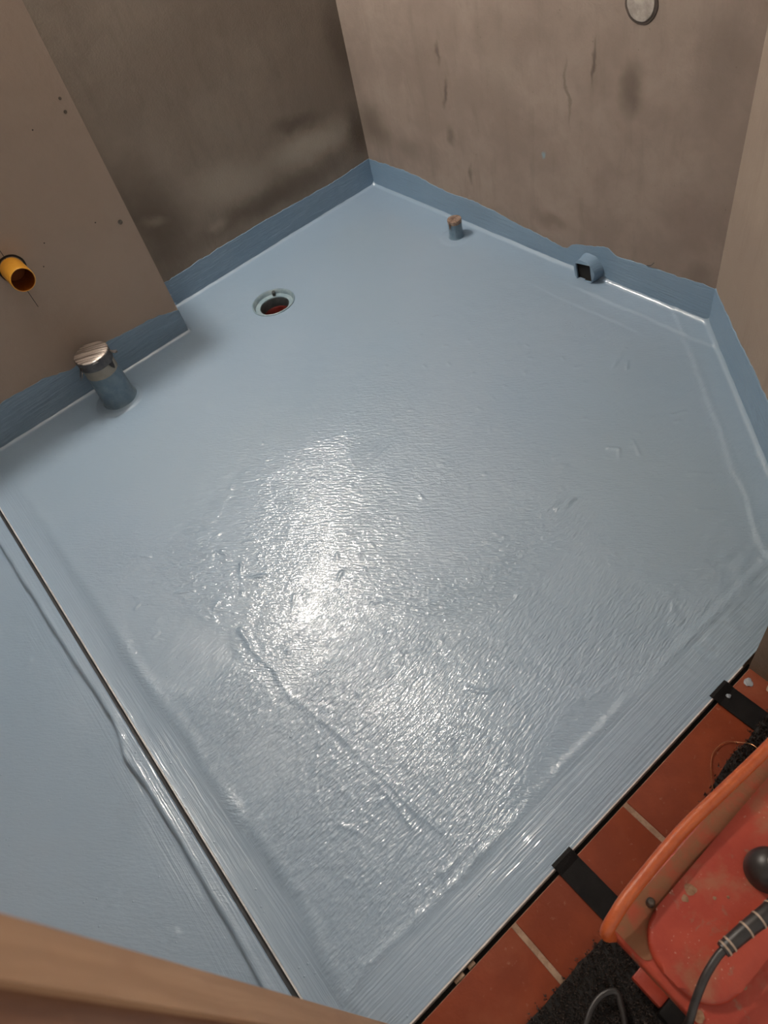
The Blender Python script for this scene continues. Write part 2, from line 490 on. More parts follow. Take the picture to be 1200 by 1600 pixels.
def inpoly_soft(x, y, pts, soft):
    ins = np.zeros(x.shape, bool)
    n = len(pts)
    for i in range(n):
        (ax, ay), (bx, by) = pts[i], pts[(i + 1) % n]
        c = ((ay > y) != (by > y)) & (x < (bx - ax) * (y - ay) / (by - ay + 1e-12) + ax)
        ins ^= c
    d = pdist(x, y, list(pts) + [pts[0]])
    sd = np.where(ins, d, -d)
    return sstep(-soft, soft, sd)

# ------------------------------------------------------------------ the setting
DX, DY = 1.626, 0.0
DV = np.array([0.752, -0.659]); DV = DV / np.hypot(*DV)
DN = np.array([DV[1], -DV[0]])          # points into the room
if DN[0] > 0: DN = -DN
BX = 0.1875                             # face of the boxed-in wall
EX = 2.323                              # threshold edge
PY = -1.957                             # metal profile
DRAIN = (0.326, -0.772)
def diag_dist(x, y):
    return (x - DX) * DN[0] + (y - DY) * DN[1]

def build_floor():
    s = 0.004
    xs = np.linspace(0, EX, int(EX / s) + 1); ys = np.linspace(0, PY, int(-PY / s) + 1)
    X, Y = np.meshgrid(xs, ys, indexing='ij')
    # snap the grid onto the rim of the drain hole
    RR = 0.079
    dx, dy = X - DRAIN[0], Y - DRAIN[1]
    r = np.hypot(dx, dy)
    near = np.abs(r - RR) < s * 0.62
    k = np.where(near, RR / np.maximum(r, 1e-6), 1.0)
    X = DRAIN[0] + dx * k; Y = DRAIN[1] + dy * k
    r = np.hypot(X - DRAIN[0], Y - DRAIN[1])
    dd = diag_dist(X, Y)
    wob = 0.010 * vnoise(X, Y, .09, 1) + 0.004 * vnoise(X, Y, .02, 2)
    Z = 0.0024 * vnoise(X, Y, .35, 3) + 0.0010 * vnoise(X, Y, .12, 4) + 0.0006 * vnoise(X, Y, .03, 5)
    # sealing strips laid along the right and back walls: a step, then a fillet up the wall
    Z += 0.0032 * sstep(0.092, 0.076, dd + 1.3 * wob)
    bk = sstep(1.10, 1.25, X)
    Z += bk * 0.0035 * sstep(0.088, 0.078, -Y + wob)
    Z += 0.0015 * sstep(0.155, 0.148, -Y + wob) * sstep(1.0, 1.1, X + wob) * sstep(1.52, 1.46, X + wob)
    for dist, hgt in ((dd, .013), (-Y, .011), (np.where(Y < -1.08, 9, X), .009), (np.where(Y < -1.07, X - BX, 9), .008)):
        Z += hgt * np.clip(1 - dist / .016, 0, 1.2) ** 2
    # smooth smeared strip that dips beside the metal profile, wavy lip at its inner side
    e = Y - PY
    lip = 0.070 + 0.028 * vnoise(X, X * 0, .22, 6) + .010 * vnoise(X, Y, .06, 7)
    Z += -0.0040 * sstep(lip + .02, lip - .035, e) + 0.0009 * np.exp(-((e - lip - .014) / .014) ** 2)
    Z += 0.0012 * np.exp(-(e / .008) ** 2)
    # strips along the threshold
    t = EX - X
    tw = t + 0.012 * vnoise(X * 0, Y, .15, 8) + .006 * vnoise(X, Y, .04, 9)
    Z += 0.0022 * sstep(.128, .106, tw) + .0018 * np.exp(-((tw - .112) / .009) ** 2) * sstep(-.15, .25, vnoise(X, Y, .08, 10) + .15)
    Z += -0.002 * sstep(.05, 0, t)
    q = sstep(-0.10, 0.06, vnoise(X, Y, .05, 11)) * sstep(.20, .12, np.hypot((X - 2.22), (Y + .80)))
    Z += .004 * q * vnoise(X, Y, .022, 12)
    # trowelled ridges, folds and curled marks
    wx = X + .006 * vnoise(X, Y, .03, 13); wy = Y + .006 * vnoise(X, Y, .03, 14)
    ridges = [
        ([(1.431, -1.629), (1.501, -1.634), (1.593, -1.627), (1.664, -1.638), (1.722, -1.623)], .0024, .0060),
        ([(1.722, -1.623), (1.807, -1.611), (1.888, -1.600), (1.974, -1.598), (2.051, -1.592), (2.131, -1.578)], .0015, .0055),
        ([(1.95, -1.614), (2.032, -1.612), (2.096, -1.615)], .0014, .005),
        ([(1.756, -.824), (1.770, -.806), (1.770, -.769)], .0035, .005),
        ([(1.740, -.842), (1.745, -.800)], .0020, .004),
        ([(1.53, -.328), (1.504, -.229)], .0025, .004), ([(1.545, -.27), (1.56, -.30)], .0022, .004),
        ([(1.721, -.576), (1.745, -.560), (1.766, -.584)], .0022, .004), ([(1.757, -.516), (1.80, -.546)], .0022, .004),
        ([(1.772, -.373), (1.793, -.340)], .002, .0035),
        ([(1.177, -1.533), (1.24, -1.50)], .0024, .004), ([(1.304, -1.538), (1.343, -1.488)], .0030, .004),
        ([(1.255, -1.515), (1.30, -1.540)], .0028, .004), ([(1.22, -1.44), (1.20, -1.47)], .0028, .004),
        ([(2.187, -1.629), (2.191, -1.547)], .0030, .005), ([(2.215, -1.60), (2.212, -1.559), (2.19, -1.545)], .0025, .005),
        ([(1.25, -1.017), (1.243, -.973)], .0022, .004), ([(1.22, -1.02), (1.215, -.99)], .002, .004),
        ([(0.96, -1.74), (1.03, -1.69)], .0020, .004), ([(1.20, -1.70), (1.23, -1.655)], .0022, .004),
        ([(1.62, -1.34), (1.64, -1.31)], .0025, .004), ([(1.50, -1.36), (1.49, -1.34)], .0025, .004),
        ([(1.95, -1.33), (1.99, -1.30), (2.0, -1.27)], .0020, .004), ([(1.86, -1.08), (1.88, -1.05)], .002, .004),
        ([(1.70, -1.02), (1.725, -1.0), (1.72, -.975), (1.695, -.985)], .0020, .004),
        ([(1.93, -.52), (1.99, -.47)], .0016, .005), ([(2.02, -.60), (2.07, -.56)], .0016, .006),
        ([(1.98, -1.72), (2.02, -1.70)], .0010, .004), ([(2.08, -1.82), (2.10, -1.80)], .0012, .004),
    ]
    for pts, a, w in ridges:
        Z += a * np.clip(1 + 1.6 * vnoise(X, Y, .03, 33), .1, 2) * np.exp(-(pdist(wx, wy, pts) / w) ** 2)
    rs = np.random.RandomState(31)
    for _ in range(150):
        cx, cy = rs.uniform(.9, 2.25), rs.uniform(-1.88, -.35)
        an = rs.uniform(0, 6.28); L = rs.uniform(.003, .018)
        i0, i1 = np.searchsorted(xs, (cx - .05, cx + .05)); j0, j1 = int((-cy - .05) / s), int((-cy + .05) / s)
        i1 = min(i1, X.shape[0]); j0 = max(j0, 0); j1 = min(j1, X.shape[1])
        sl = (slice(i0, i1), slice(j0, j1))
        Z[sl] += rs.uniform(.0006, .0020) * np.exp(-(pdist(wx[sl], wy[sl], [(cx, cy), (cx + L * math.cos(an), cy + L * math.sin(an))]) / .0042) ** 2)
    # smooth overlapping patch: edge step
    patch = [(1.086, -1.811), (1.293, -1.697), (1.42, -1.652), (1.494, -1.678), (1.503, -1.799), (1.369, -1.875), (1.23, -1.862)]
    pm = inpoly_soft(wx, wy, patch, .006)
    Z -= .0004 * pm
    # coating drawn up in rings round the pipes
    Z += .0040 * sstep(.088, .074, np.hypot(X - .316, Y + 1.442) + .4 * wob) + .0022 * sstep(.066, .050, np.hypot(X - .609, Y + .088) + .4 * wob)
    # attributes for the brush relief
    far = sstep(.55, 1.25, X + .25 * vnoise(X, Y, .3, 20))
    rightsm = 1 - .75 * sstep(-1.05, -.55, Y + .2 * vnoise(X, Y, .25, 21)) * sstep(2.3, 1.9, X)
    base = (0.10 + .90 * far) * rightsm * (1 - .65 * inpoly_soft(wx, wy, patch, .02))
    edge = sstep(.115, .095, tw)
    rail = sstep(lip + .01, lip - .015, e)
    blend = sstep(-.10, .10, vnoise(X, Y, .20, 22) + 1.1 * (X - 1.72) * .5)
    pn = vnoise(X + .05 * vnoise(X, Y, .07, 26), Y, .16, 23)
    patchy = .70 + .30 * sstep(-.16, -.10, pn) + .30 * sstep(.10, .16, pn)
    base = base * patchy * (1 - edge) * (1 - rail)
    A = {'m_diag': base * (1 - blend), 'm_long': base * blend, 'm_edge': edge * .6 + .35 * sstep(.105, .09, dd) * sstep(.06, .075, dd),
         'm_rail': rail * .4, 'green': np.clip(.7 * sstep(1.3, 1.9, X) * sstep(-1.3, -.5, Y) + .8 * vnoise(X, Y, .3, 24), 0, 1)}
    nx, ny = X.shape
    co = np.stack([X, Y, Z], -1).reshape(-1, 3)
    idx = np.arange(nx * ny).reshape(nx, ny)
    F = np.stack([idx[:-1, :-1], idx[:-1, 1:], idx[1:, 1:], idx[1:, :-1]], -1).reshape(-1, 4)
    cx = co[F, 0].mean(1); cy = co[F, 1].mean(1)
    ok = (np.hypot(cx - DRAIN[0], cy - DRAIN[1]) > RR) & (diag_dist(cx, cy) > -.02) & ~((cx < BX - .02) & (cy < -1.09))
    F = F[ok]
    used = np.zeros(len(co), bool); used[F.ravel()] = True
    remap = np.cumsum(used) - 1
    co2 = co[used]; F = remap[F]
    me = bpy.data.meshes.new('floor')
    me.vertices.add(len(co2)); me.vertices.foreach_set('co', co2.ravel())
    me.loops.add(F.size); me.loops.foreach_set('vertex_index', F[:, ::1].ravel().astype(np.int32))
    me.polygons.add(len(F)); me.polygons.foreach_set('loop_start', np.arange(0, F.size, 4, dtype=np.int32))
    me.polygons.foreach_set('loop_total', np.full(len(F), 4, np.int32))
    me.update(calc_edges=True); me.validate()
    me.polygons.foreach_set('use_smooth', np.ones(len(me.polygons), bool))
    for k_, v in A.items():
        at = me.attributes.new(k_, 'FLOAT', 'POINT')
        at.data.foreach_set('value', v.reshape(-1)[used].astype(np.float32))
    if me.polygons[0].normal.z < 0:
        me.flip_normals()
    return link('floor', me, 'membrane')
floor = struct(build_floor(), 'pale blue glossy waterproofing membrane brushed over the bathroom floor', 'floor')
# screed body under the coating
sl = prism('screed', 'grout', [(0.0, 0.0), (DX, 0.0), (EX, -0.612), (EX, PY), (BX, PY), (BX, -1.2), (0, -1.2)], -0.16, -0.12, floor)

prism('screed', 'grout', [(BX, PY), (EX, PY), (EX, -2.95), (BX, -2.95)], -.16, -.12, floor)
def build_lower_floor():
    s = 0.006
    xs = np.linspace(BX, 2.323, 357); ys = np.linspace(PY - .0155, -2.95, 166)
    # denser rows near the step
    ys = np.concatenate([[PY - .0155], np.arange(PY - .0155, -2.10, -.004), np.linspace(-2.10, -2.95, 60)])
    X, Y = np.meshgrid(xs, ys, indexing='ij')
    gx = [.18, .611, .794, 1.16, 1.374, 1.44, 1.497, 1.599, 1.797, 1.98, 2.082, 2.33]
    gy = [-2.018, -2.017, -2.013, -2.005, -1.996, -2.004, -2.018, -2.008, -2.004, -2.005, -2.011, -2.014]
    g = np.interp(X, gx, gy) + .003 * vnoise(X, X * 0, .05, 41)
    d = Y - g
    Z = -.010 + .0015 * vnoise(X, Y, .1, 42) + .0016 * np.exp(-((d - .008) / .010) ** 2) - .024 * sstep(.004, -.006, d)
    Z += .004 * vnoise(X, Y, .3, 43) * sstep(0, -.1, d) + .0012 * vnoise(X, Y, .03, 44)
    Z += .008 * np.clip(1 - (X - BX) / .016, 0, 1) ** 2
    for (cx, cy) in ((1.72, -2.19), (1.75, -2.17), (1.40, -2.28), (1.05, -2.10), (1.9, -2.10)):
        Z += .003 * np.exp(-(np.hypot(X - cx, Y - cy) / .007) ** 2)
    Z[:, 0] = -.05
    A = {'m_rail': .45 * sstep(-.09, -.02, d + .05 * vnoise(X, Y, .1, 45)), 'm_diag': .22 + 0 * X, 'm_long': .10 * sstep(-.35, -.05, d), 'm_edge': 0 * X, 'green': 0 * X}
    nx, ny = X.shape
    co = np.stack([X, Y, Z], -1).reshape(-1, 3)
    idx = np.arange(nx * ny).reshape(nx, ny)
    F = np.stack([idx[:-1, :-1], idx[:-1, 1:], idx[1:, 1:], idx[1:, :-1]], -1).reshape(-1, 4)
    me = bpy.data.meshes.new('floor_shower')
    me.from_pydata(co.tolist(), [], F.tolist())
    me.polygons.foreach_set('use_smooth', np.ones(len(me.polygons), bool))
    for k_, v in A.items():
        at = me.attributes.new(k_, 'FLOAT', 'POINT'); at.data.foreach_set('value', v.reshape(-1).astype(np.float32))
    if me.polygons[0].normal.z < 0: me.flip_normals()
    return link('floor_shower', me, 'membrane')
struct(build_lower_floor(), 'lower blue coated shower floor left of the metal edge strip', 'floor')

# metal edge strip between the two floor levels
tr1 = struct(box('trim_1', 'metal_edge', BX, EX, PY - .0022, PY + .0008, -.05, .0035), 'thin metal edge strip between main floor and shower floor', 'trim')
box('shade_gap', 'shade_gap_dark', BX, EX, PY - .0400, PY - .0022, -.05, -.016, 0, tr1)  # dark strip added in place of the shadow beside the floor edge
tr2 = struct(box('trim_2', 'white_edge', EX, EX + .0026, -1.84, -0.885, -.05, .0012), 'thin pale edge strip along the threshold beside the tiles', 'trim')
box('joint', 'black', EX + .0026, EX + .0125, -2.1, -0.86, -.05, -.022, 0, tr2)

# walls
HT = 2.55
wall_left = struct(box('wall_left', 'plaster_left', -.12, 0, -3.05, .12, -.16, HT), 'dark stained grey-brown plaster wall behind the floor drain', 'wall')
wall_back = struct(box('wall_back', 'plaster_back', 0, DX + .12, 0, .12, -.16, HT), 'taupe plaster wall with round filler patch and vertical smudges', 'wall')
e = np.array([DX, 0.0]); L_ = 0.93
p0 = e; p1 = e + DV * L_; q1 = p1 - DN * .12; q0 = e - DN * .12
wall_right = struct(prism('wall_right', 'plaster_right', [tuple(p0), tuple(p1), tuple(q1), tuple(q0)], -.16, HT), 'pale taupe slanted plaster wall meeting the back wall', 'wall')
wall_jamb = struct(prism('wall_front', 'plaster_jamb', [(2.334, -.878), (2.56, -.885), (2.56, -.40), (2.334, -.62)], -.05, HT), 'rough brown plaster wall end beside the doorway tiles', 'wall')
wall_box = struct(prism('wall_box', 'board', [(0, -1.078), (BX, -1.078), (BX, -3.0), (0, -3.0)], -.16, 1.385), 'smooth taupe boxed-in wall carrying the yellow pipe', 'wall')
struct(box('wall_shower', 'plaster_right', BX, 2.45, -3.05, -2.95, -.16, HT), 'plaster wall at the end of the shower area', 'wall')
struct(box('wall_door', 'plaster_right', 2.323, 2.45, -2.95, -1.898, -.16, HT), 'plaster wall beside the wooden door frame', 'wall')
struct(box('wall_lintel', 'plaster_right', 2.335, 2.45, -1.90, -.88, 2.08, HT), 'plaster wall above the doorway', 'wall')
struct(box('ceiling', 'ceiling', -.12, 2.56, -3.05, .12, HT, HT + .1), 'white painted ceiling above the bathroom', 'ceiling')

# blue upstands painted on the walls
def band(name, parent, pts, to3, n_out, seed, z0=-.004, th=.0022):
    """pts: (along, top height); to3 maps along -> xy on the wall face; n_out: xy normal into the room"""
    a0, a1 = pts[0][0], pts[-1][0]
    n = max(8, int(abs(a1 - a0) / .006))
    al = np.linspace(a0, a1, n)
    xs = np.array([p[0] for p in pts]); hs = np.array([p[1] for p in pts])
    if xs[0] > xs[-1]: xs, hs = xs[::-1], hs[::-1]
    top = np.interp(al, xs, hs) + .006 * vnoise(al, al * 0, .035, seed) + .004 * vnoise(al, al * 0, .012, seed + 1)
    rows = 16
    bm = bmesh.new()
    g = []
    for i, a in enumerate(al):
        x, y = to3(a)
        col = []
        for k in range(rows + 1):
            f = k / rows
            z = z0 + f * (top[i] - z0)
            t = th * (1.0 - .15 * f) + .0012 * float(vnoise(a, z, .03, seed + 2)) + .0008 * float(vnoise(a, z * 4, .02, seed + 3))
            if k >= rows - 1: t = max(t, .0016)
            col.append(bm.verts.new((x + n_out[0] * t, y + n_out[1] * t, z)))
        col.append(bm.verts.new((x - n_out[0] * .004, y - n_out[1] * .004, top[i] + .0015)))
        g.append(col)
    for c0, c1 in zip(g, g[1:]):
        for k in range(len(c0) - 1):
            bm.faces.new((c0[k], c1[k], c1[k + 1], c0[k + 1]))
    o = finish(bm, name, 'membrane_wall', parent, smooth=True)
    f = o.data.polygons[len(o.data.polygons) // 2]
    if f.normal.x * n_out[0] + f.normal.y * n_out[1] < 0: o.data.flip_normals()
    return o
band('waterproof_band', wall_left, [(0, .112), (-.2, .106), (-.433, .110), (-.591, .116), (-.809, .114), (-1.08, .105)], lambda a: (0, a), (1, 0), 51)
band('waterproof_band', wall_back, [(0, .112), (.185, .120), (.303, .116), (.486, .101), (.66, .105), (.82, .086), (1.0, .071), (1.071, .064), (1.104, .092), (1.242, .124), (1.273, .107), (1.365, .116), (1.502, .120), (1.588, .125), (DX, .123)], lambda a: (a, 0), (0, -1), 61)
band('waterproof_band', wall_right, [(0, .127), (.206, .129), (.475, .137), (.93, .14)], lambda a: (DX + DV[0] * a, DV[1] * a), tuple(DN), 71, th=.003)
band('waterproof_band', wall_box, [(-1.078, .096), (-1.145, .116), (-1.274, .126), (-1.346, .137), (-1.438, .118), (-1.516, .116), (-1.597, .139), (-1.718, .143), (-2.2, .14), (-2.94, .14)], lambda a: (BX, a), (1, 0), 81, z0=-.045)
band('waterproof_band', wall_box, [(0, .105), (BX, .096)], lambda a: (a, -1.078), (0, 1), 91)

# pencil-thin board joint and fixings on the boxed-in wall
box('board_joint', 'black', BX - .002, BX + .0006, -1.4840, -1.4822, .36, .66, 0, wall_box)
for (y, z, r) in ((-1.108, .839, .0042), (-1.112, .804, .0048), (-1.118, .464, .0075)):
    o = lathe('screw', 'screw', [(.0001, .0012), (r * .45, .0012), (r * .55, .0004), (r, .0012), (r * 1.15, -.002)], (BX, y, z), 'x', 16, wall_box)
for (y, z) in ((-1.36, .52), (-1.40, .46), (-1.19, .50), (-1.22, .80)):
    lathe('pin_hole', 'dark_seal', [(.0001, .0005), (.0022, .0006), (.0026, -.001)], (BX, y, z), 'x', 10, wall_box)

# hall floor: tiles with grout
hall = struct(box('floor_hall', 'grout', EX + .0125, 3.25, -2.60, -.56, -.05, -.0045), 'terracotta tiled hall floor outside the doorway', 'floor')
tile_mesh = None
def tile(x0, x1, y0, y1):
    o = box('tile', 'tile', x0, x1, y0, y1, -.04, -.001 + random.uniform(-.0008, .0006), .0022, hall, 2)
for r_ in range(3):
    x0 = 2.3365 + .3095 * r_
    y = -1.279 - .3095 * 4
    for k in range(7):
        y0, y1 = y + .0055, y + .3095 - .0055
        y1 = min(y1, -.569)
        if y1 - y0 > .02:
            tile(x0, x0 + .2985, y0, y1)
        y += .3095

# ------------------------------------------------------------------ floor drain
dr = tag(empty('floor_drain', (DRAIN[0], DRAIN[1], 0)), 'round open floor drain recessed in the blue floor', 'drain')
keep(lathe('rim', 'drain_rim', [(.0835, -.002), (.083, .0030), (.080, .0042), (.077, .0015), (.0745, -.009), (.073, -.0125)], (*DRAIN, 0), 'z', 64, None, .006), dr)
keep(lathe('flange', 'drain_rim', [(.076, -.0125), (.060, -.0145), (.0572, -.0150), (.0560, -.019)], (*DRAIN, 0), 'z', 64, None, .004), dr)
keep(lathe('throat', 'drain_grey', [(.0564, -.018), (.054, -.030), (.053, -.055)], (*DRAIN, 0), 'z', 48), dr)
keep(lathe('seal', 'drain_red', [(.0532, -.054), (.050, -.058), (.050, -.095)], (*DRAIN, 0), 'z', 48), dr)
keep(lathe('sump', 'black', [(.0505, -.094), (.03, -.098), (.0001, -.099)], (*DRAIN, 0), 'z', 32), dr)
a = R_(146)
c = Vector((DRAIN[0] + .068 * math.cos(a), DRAIN[1] + .068 * math.sin(a), -.007))
bm = bmesh.new(); add_box(bm, -.009, .009, -.006, .006, -.007, .009, .003)
bmesh.ops.rotate(bm, verts=bm.verts, cent=(0, 0, 0), matrix=Matrix.Rotation(a, 3, 'Z')); bmesh.ops.translate(bm, verts=bm.verts, vec=c)
keep(finish(bm, 'clip', 'drain_grey', None, True), dr)

# ------------------------------------------------------------------ waste pipe with taped cap
PX, PYY = .313, -1.438
wp = tag(empty('waste_pipe', (PX, PYY, 0)), 'thick upright waste pipe, blue below, sealed with silver tape', 'pipe')
keep(lathe('pipe', 'blue_pipe', [(.066, -.003), (.062, .004), (.0585, .012), (.0570, .03), (.0562, .09), (.0556, .128), (.0548, .1295)], (PX, PYY, 0), 'z', 56, None, .006), wp)
keep(lathe('bare_sleeve', 'pipe_grey', [(.0550, .10), (.0550, .20)], (PX, PYY, 0), 'z', 48), wp)
cap = keep(lathe('cap', 'foil', [(.0590, .196), (.0585, .204), (.055, .2065), (.03, .2075), (.0001, .2080)], (PX, PYY, 0), 'z', 56, None, .006), wp)
tb = keep(lathe('tape_band', 'tape_side', [(.0575, .166), (.0592, .170), (.0590, .185), (.0596, .2005)], (PX, PYY, 0), 'z', 56, None, .008), wp)
def flap(pts, name='tape_flap', mat='foil', parent=None):
    bm = bmesh.new()
    vs = [bm.verts.new(p) for p in pts]
    n = len(vs)
    for i in range(0, n - 2, 2):
        bm.faces.new((vs[i], vs[i + 1], vs[i + 3], vs[i + 2]))
    bmesh.ops.solidify(bm, geom=bm.faces[:], thickness=.0012)
    return finish(bm, name, mat, parent, False)
def cyl(a, r, z): return (PX + r * math.cos(R_(a)), PYY + r * math.sin(R_(a)), z)
flap([cyl(-62, .058, .196), cyl(-72, .059, .176), cyl(-58, .071, .182), cyl(-68, .073, .166), cyl(-54, .084, .176), cyl(-64, .090, .158)], parent=cap)
flap([cyl(-74, .059, .190), cyl(-84, .059, .170), cyl(-74, .074, .168), cyl(-82, .072, .155), cyl(-76, .082, .150), cyl(-82, .080, .146)], parent=cap)
flap([cyl(58, .058, .200), cyl(70, .058, .178), cyl(60, .069, .192), cyl(68, .068, .172), cyl(64, .080, .186), cyl(69, .078, .172)], parent=cap)
flap([cyl(20, .0592, .172), cyl(45, .0592, .172), cyl(26, .0596, .152), cyl(40, .0596, .150), cyl(32, .0598, .142), cyl(36, .0598, .142)], mat='tape_side', parent=tb)

# ------------------------------------------------------------------ small stub pipe
SX, SY = .609, -.088
sp_ = tag(empty('stub_pipe', (SX, SY, 0)), 'small upright blue stub pipe with brown taped top by the back wall', 'pipe')
keep(lathe('pipe', 'blue_pipe', [(.036, -.002), (.030, .003), (.0275, .010), (.0262, .03), (.0258, .068)], (SX, SY, 0), 'z', 40, None, .012), sp_)
sc2 = keep(lathe('cap', 'copper_tape', [(.0262, .060), (.0268, .072), (.0255, .0745), (.012, .0755), (.0001, .076)], (SX, SY, 0), 'z', 40, None, .012), sp_)
def cy2(a, r, z): return (SX + r * math.cos(R_(a)), SY + r * math.sin(R_(a)), z)
flap([cy2(-95, .0268, 0.070), cy2(-70, .0268, 0.070), cy2(-92, .0285, 0.055), cy2(-76, .0285, 0.054), cy2(-88, .0295, 0.046), cy2(-84, .0295, 0.046)], mat='copper_tape', parent=sc2)
flap([cy2(40, .0268, 0.070), cy2(75, .0268, 0.070), cy2(44, .029, 0.058), cy2(66, .029, 0.056), cy2(52, .0300, 0.046), cy2(58, .030, 0.046)], mat='copper_tape', parent=sc2)

# ------------------------------------------------------------------ yellow pipe in the boxed-in wall
yl = tag(empty('yellow_pipe', (BX, -1.483, .497)), 'yellow plastic pipe end sticking out of the taupe wall', 'pipe')
yc = (BX, -1.483, .497)
keep(lathe('tube', 'yellow', [(.0365, -.03), (.0365, .092), (.0355, .0935), (.0335, .0935)], yc, 'x', 48), yl)
keep(lathe('bore', 'shaded_bore', [(.0338, .0925), (.0334, .06), (.0332, .004), (.0001, .004)], yc, 'x', 48), yl)
keep(lathe('wall_opening', 'black', [(.0366, .0008), (.0425, .0010), (.0430, -.002)], (yc[0], yc[1] + .001, yc[2] + .003), 'x', 40, None, .008), yl)

# ------------------------------------------------------------------ square duct stub in the corner of floor and back wall
dk = tag(empty('square_duct', (1.180, -.03, 0)), 'small square black duct opening at the foot of the back wall', 'duct')
def duct():
    cx, cz, yf, ro, hs, tilt = 1.180, .033, -.040, .044, .0295, R_(-10)
    n = 48
    bm = bmesh.new()
    def ring(f, y):
        out = []
        for i in range(n):
            a = 2 * math.pi * (i + .5) / n
            r = f(a)
            out.append(bm.verts.new((cx + r * math.cos(a), y, cz + r * math.sin(a))))
        return out
    sq = lambda k: (lambda a: k * hs / max(abs(math.cos(a + tilt)), abs(math.sin(a + tilt))))
    wb = lambda k: (lambda a: k * ro * (1 + .03 * math.sin(3 * a + 1) + .02 * math.sin(7 * a)))
    rings = [ring(wb(1.16), .002), ring(wb(1.06), -.012), ring(wb(1.0), yf + .006), ring(wb(.965), yf), ring(sq(1.06), yf - .0015), ring(sq(1.0), yf), ring(sq(1.0), yf + .005)]
    for p, q in zip(rings, rings[1:]):
        for i in range(n):
            bm.faces.new((p[i], p[(i + 1) % n], q[(i + 1) % n], q[i]))
    o = keep(finish(bm, 'collar', 'membrane_wall', None, True), dk)
    bm = bmesh.new()
    p = [bm.verts.new((cx + sq(1.0)(2 * math.pi * (i + .5) / n) * math.cos(2 * math.pi * (i + .5) / n), yf + .005, cz + sq(1.0)(2 * math.pi * (i + .5) / n) * math.sin(2 * math.pi * (i + .5) / n))) for i in range(n)]
    q = [bm.verts.new((v.co.x, yf + .010, v.co.z)) for v in p]
    for i in range(n):
        bm.faces.new((p[i], p[(i + 1) % n], q[(i + 1) % n], q[i]))
    bm.faces.new(q)
    keep(finish(bm, 'opening', 'black', None), dk)
duct()

# ------------------------------------------------------------------ round filler patch high on the back wall
rp = tag(empty('round_patch', (1.300, 0, .808)), 'round white filler patch at the top of the taupe wall', 'patch')
pc = (1.300, 0.0, .808)
def ylathe(name, mat, prof, root, wob):
    o = lathe(name, mat, prof, pc, 'y', 48, None, wob)
    for v in o.data.vertices: v.co.y = -v.co.y
    o.data.flip_normals()
    return keep(o, root)
ylathe('seal', 'dark_seal', [(.049, -.001), (.047, .0018), (.0405, .0022), (.040, .0010)], rp, .012)
ylathe('disc', 'white_plaster', [(.0415, .0005), (.039, .0045), (.030, .0052), (.015, .0050), (.0001, .0055)], rp, .012)

# hair-like scratch wire on the back wall
tag(tube('wall_bristle', 'cable', [(1.392, -.003, .118), (1.408, -.006, .126), (1.420, -.010, .142)], .0013, None, 8), 'thin black bristle stuck to the plaster above the blue band', 'bristle')

# ------------------------------------------------------------------ wooden door frame post
df = tag(empty('door_frame', (2.36, -1.86, 0)), 'tan wooden door frame post close to the camera', 'door frame')
keep(prism('post', 'wood', [(2.3250, -1.8400), (2.3625, -1.8400), (2.3625, -1.898), (2.3250, -1.898)], -.02, 2.08, None, 0), df)
keep(prism('rebate', 'wood_dark', [(2.3625, -1.8440), (2.392, -1.8440), (2.392, -1.898), (2.3625, -1.898)], -.001, 2.08, None, 0), df)
keep(prism('casing', 'wood_dark', [(2.392, -1.8500), (2.455, -1.8500), (2.455, -1.898), (2.392, -1.898)], -.001, 2.08, None, 0), df)

# ------------------------------------------------------------------ rubber strips lying over the threshold tiles
def strip(y0, y1, x1, label):
    bm = bmesh.new()
    prof = [(EX - .006, .0042), (EX + .001, .0062), (EX + .010, .0040), (EX + .018, .0012), (EX + .06, .0010), (x1, .0010)]
    lo, hi = [], []
    for (x, z) in prof:
        for lst, dz in ((lo, 0), (hi, .0022)):
            lst.append((bm.verts.new((x, y0, z + dz)), bm.verts.new((x, y1, z + dz))))
    for lst in (lo, hi):
        for a, b in zip(lst, lst[1:]):
            bm.faces.new((a[0], a[1], b[1], b[0]))
    for a, b, c, d in zip(lo, lo[1:], hi, hi[1:]):
        bm.faces.new((a[0], b[0], d[0], c[0])); bm.faces.new((a[1], b[1], d[1], c[1]))
    bm.faces.new((lo[0][0], lo[0][1], hi[0][1], hi[0][0])); bm.faces.new((lo[-1][0], lo[-1][1], hi[-1][1], hi[-1][0]))
    return tag(finish(bm, 'rubber_strip', 'rubber', None), label, 'strip', 'rubber strips over the threshold')
strip(-1.4655, -1.4165, 2.50, 'black rubber strip running under the red machine corner')
s2 = strip(-.9880, -.9390, 2.46, 'black rubber strip with a white crumb nearest the plaster wall end')
tag(blob('mortar_crumb', 'blue_blob', (2.343, -.962, .0050), .0048, .4, 3), 'white mortar crumb on the black rubber strip', 'crumb')
tag(blob('paint_drop', 'blue_blob', (2.352, -.908, .0003), .0085, .12, 5), 'blue-grey paint drop on the tile by the wall end', 'paint drop')
for i, (x, y, r_, lb) in enumerate(((2.392, -.892, .008, 'brown plaster crumb at the wall end, nearest the paint drop'), (2.409, -.897, .007, 'smallest brown plaster crumb, middle one along the wall end'), (2.426, -.893, .010, 'largest brown plaster crumb, farthest along the wall end from the threshold'))):
    tag(blob('plaster_crumb', 'dust', (x, y, .003), r_, .6, 11 + i), lb, 'crumb', 'plaster crumbs by the wall end')
for i, (y, l_, lb) in enumerate(((-1.690, .016, 'shorter beige mortar crumb in the black threshold gap'), (-1.720, .022, 'longer beige mortar crumb in the threshold gap, nearer the door frame'))):
    tag(box('gap_crumb', 'dust', EX + .004, EX + .0115, y - l_ / 2, y + l_ / 2, -.022, -.004, .002), lb, 'crumb', 'mortar crumbs in the threshold gap')

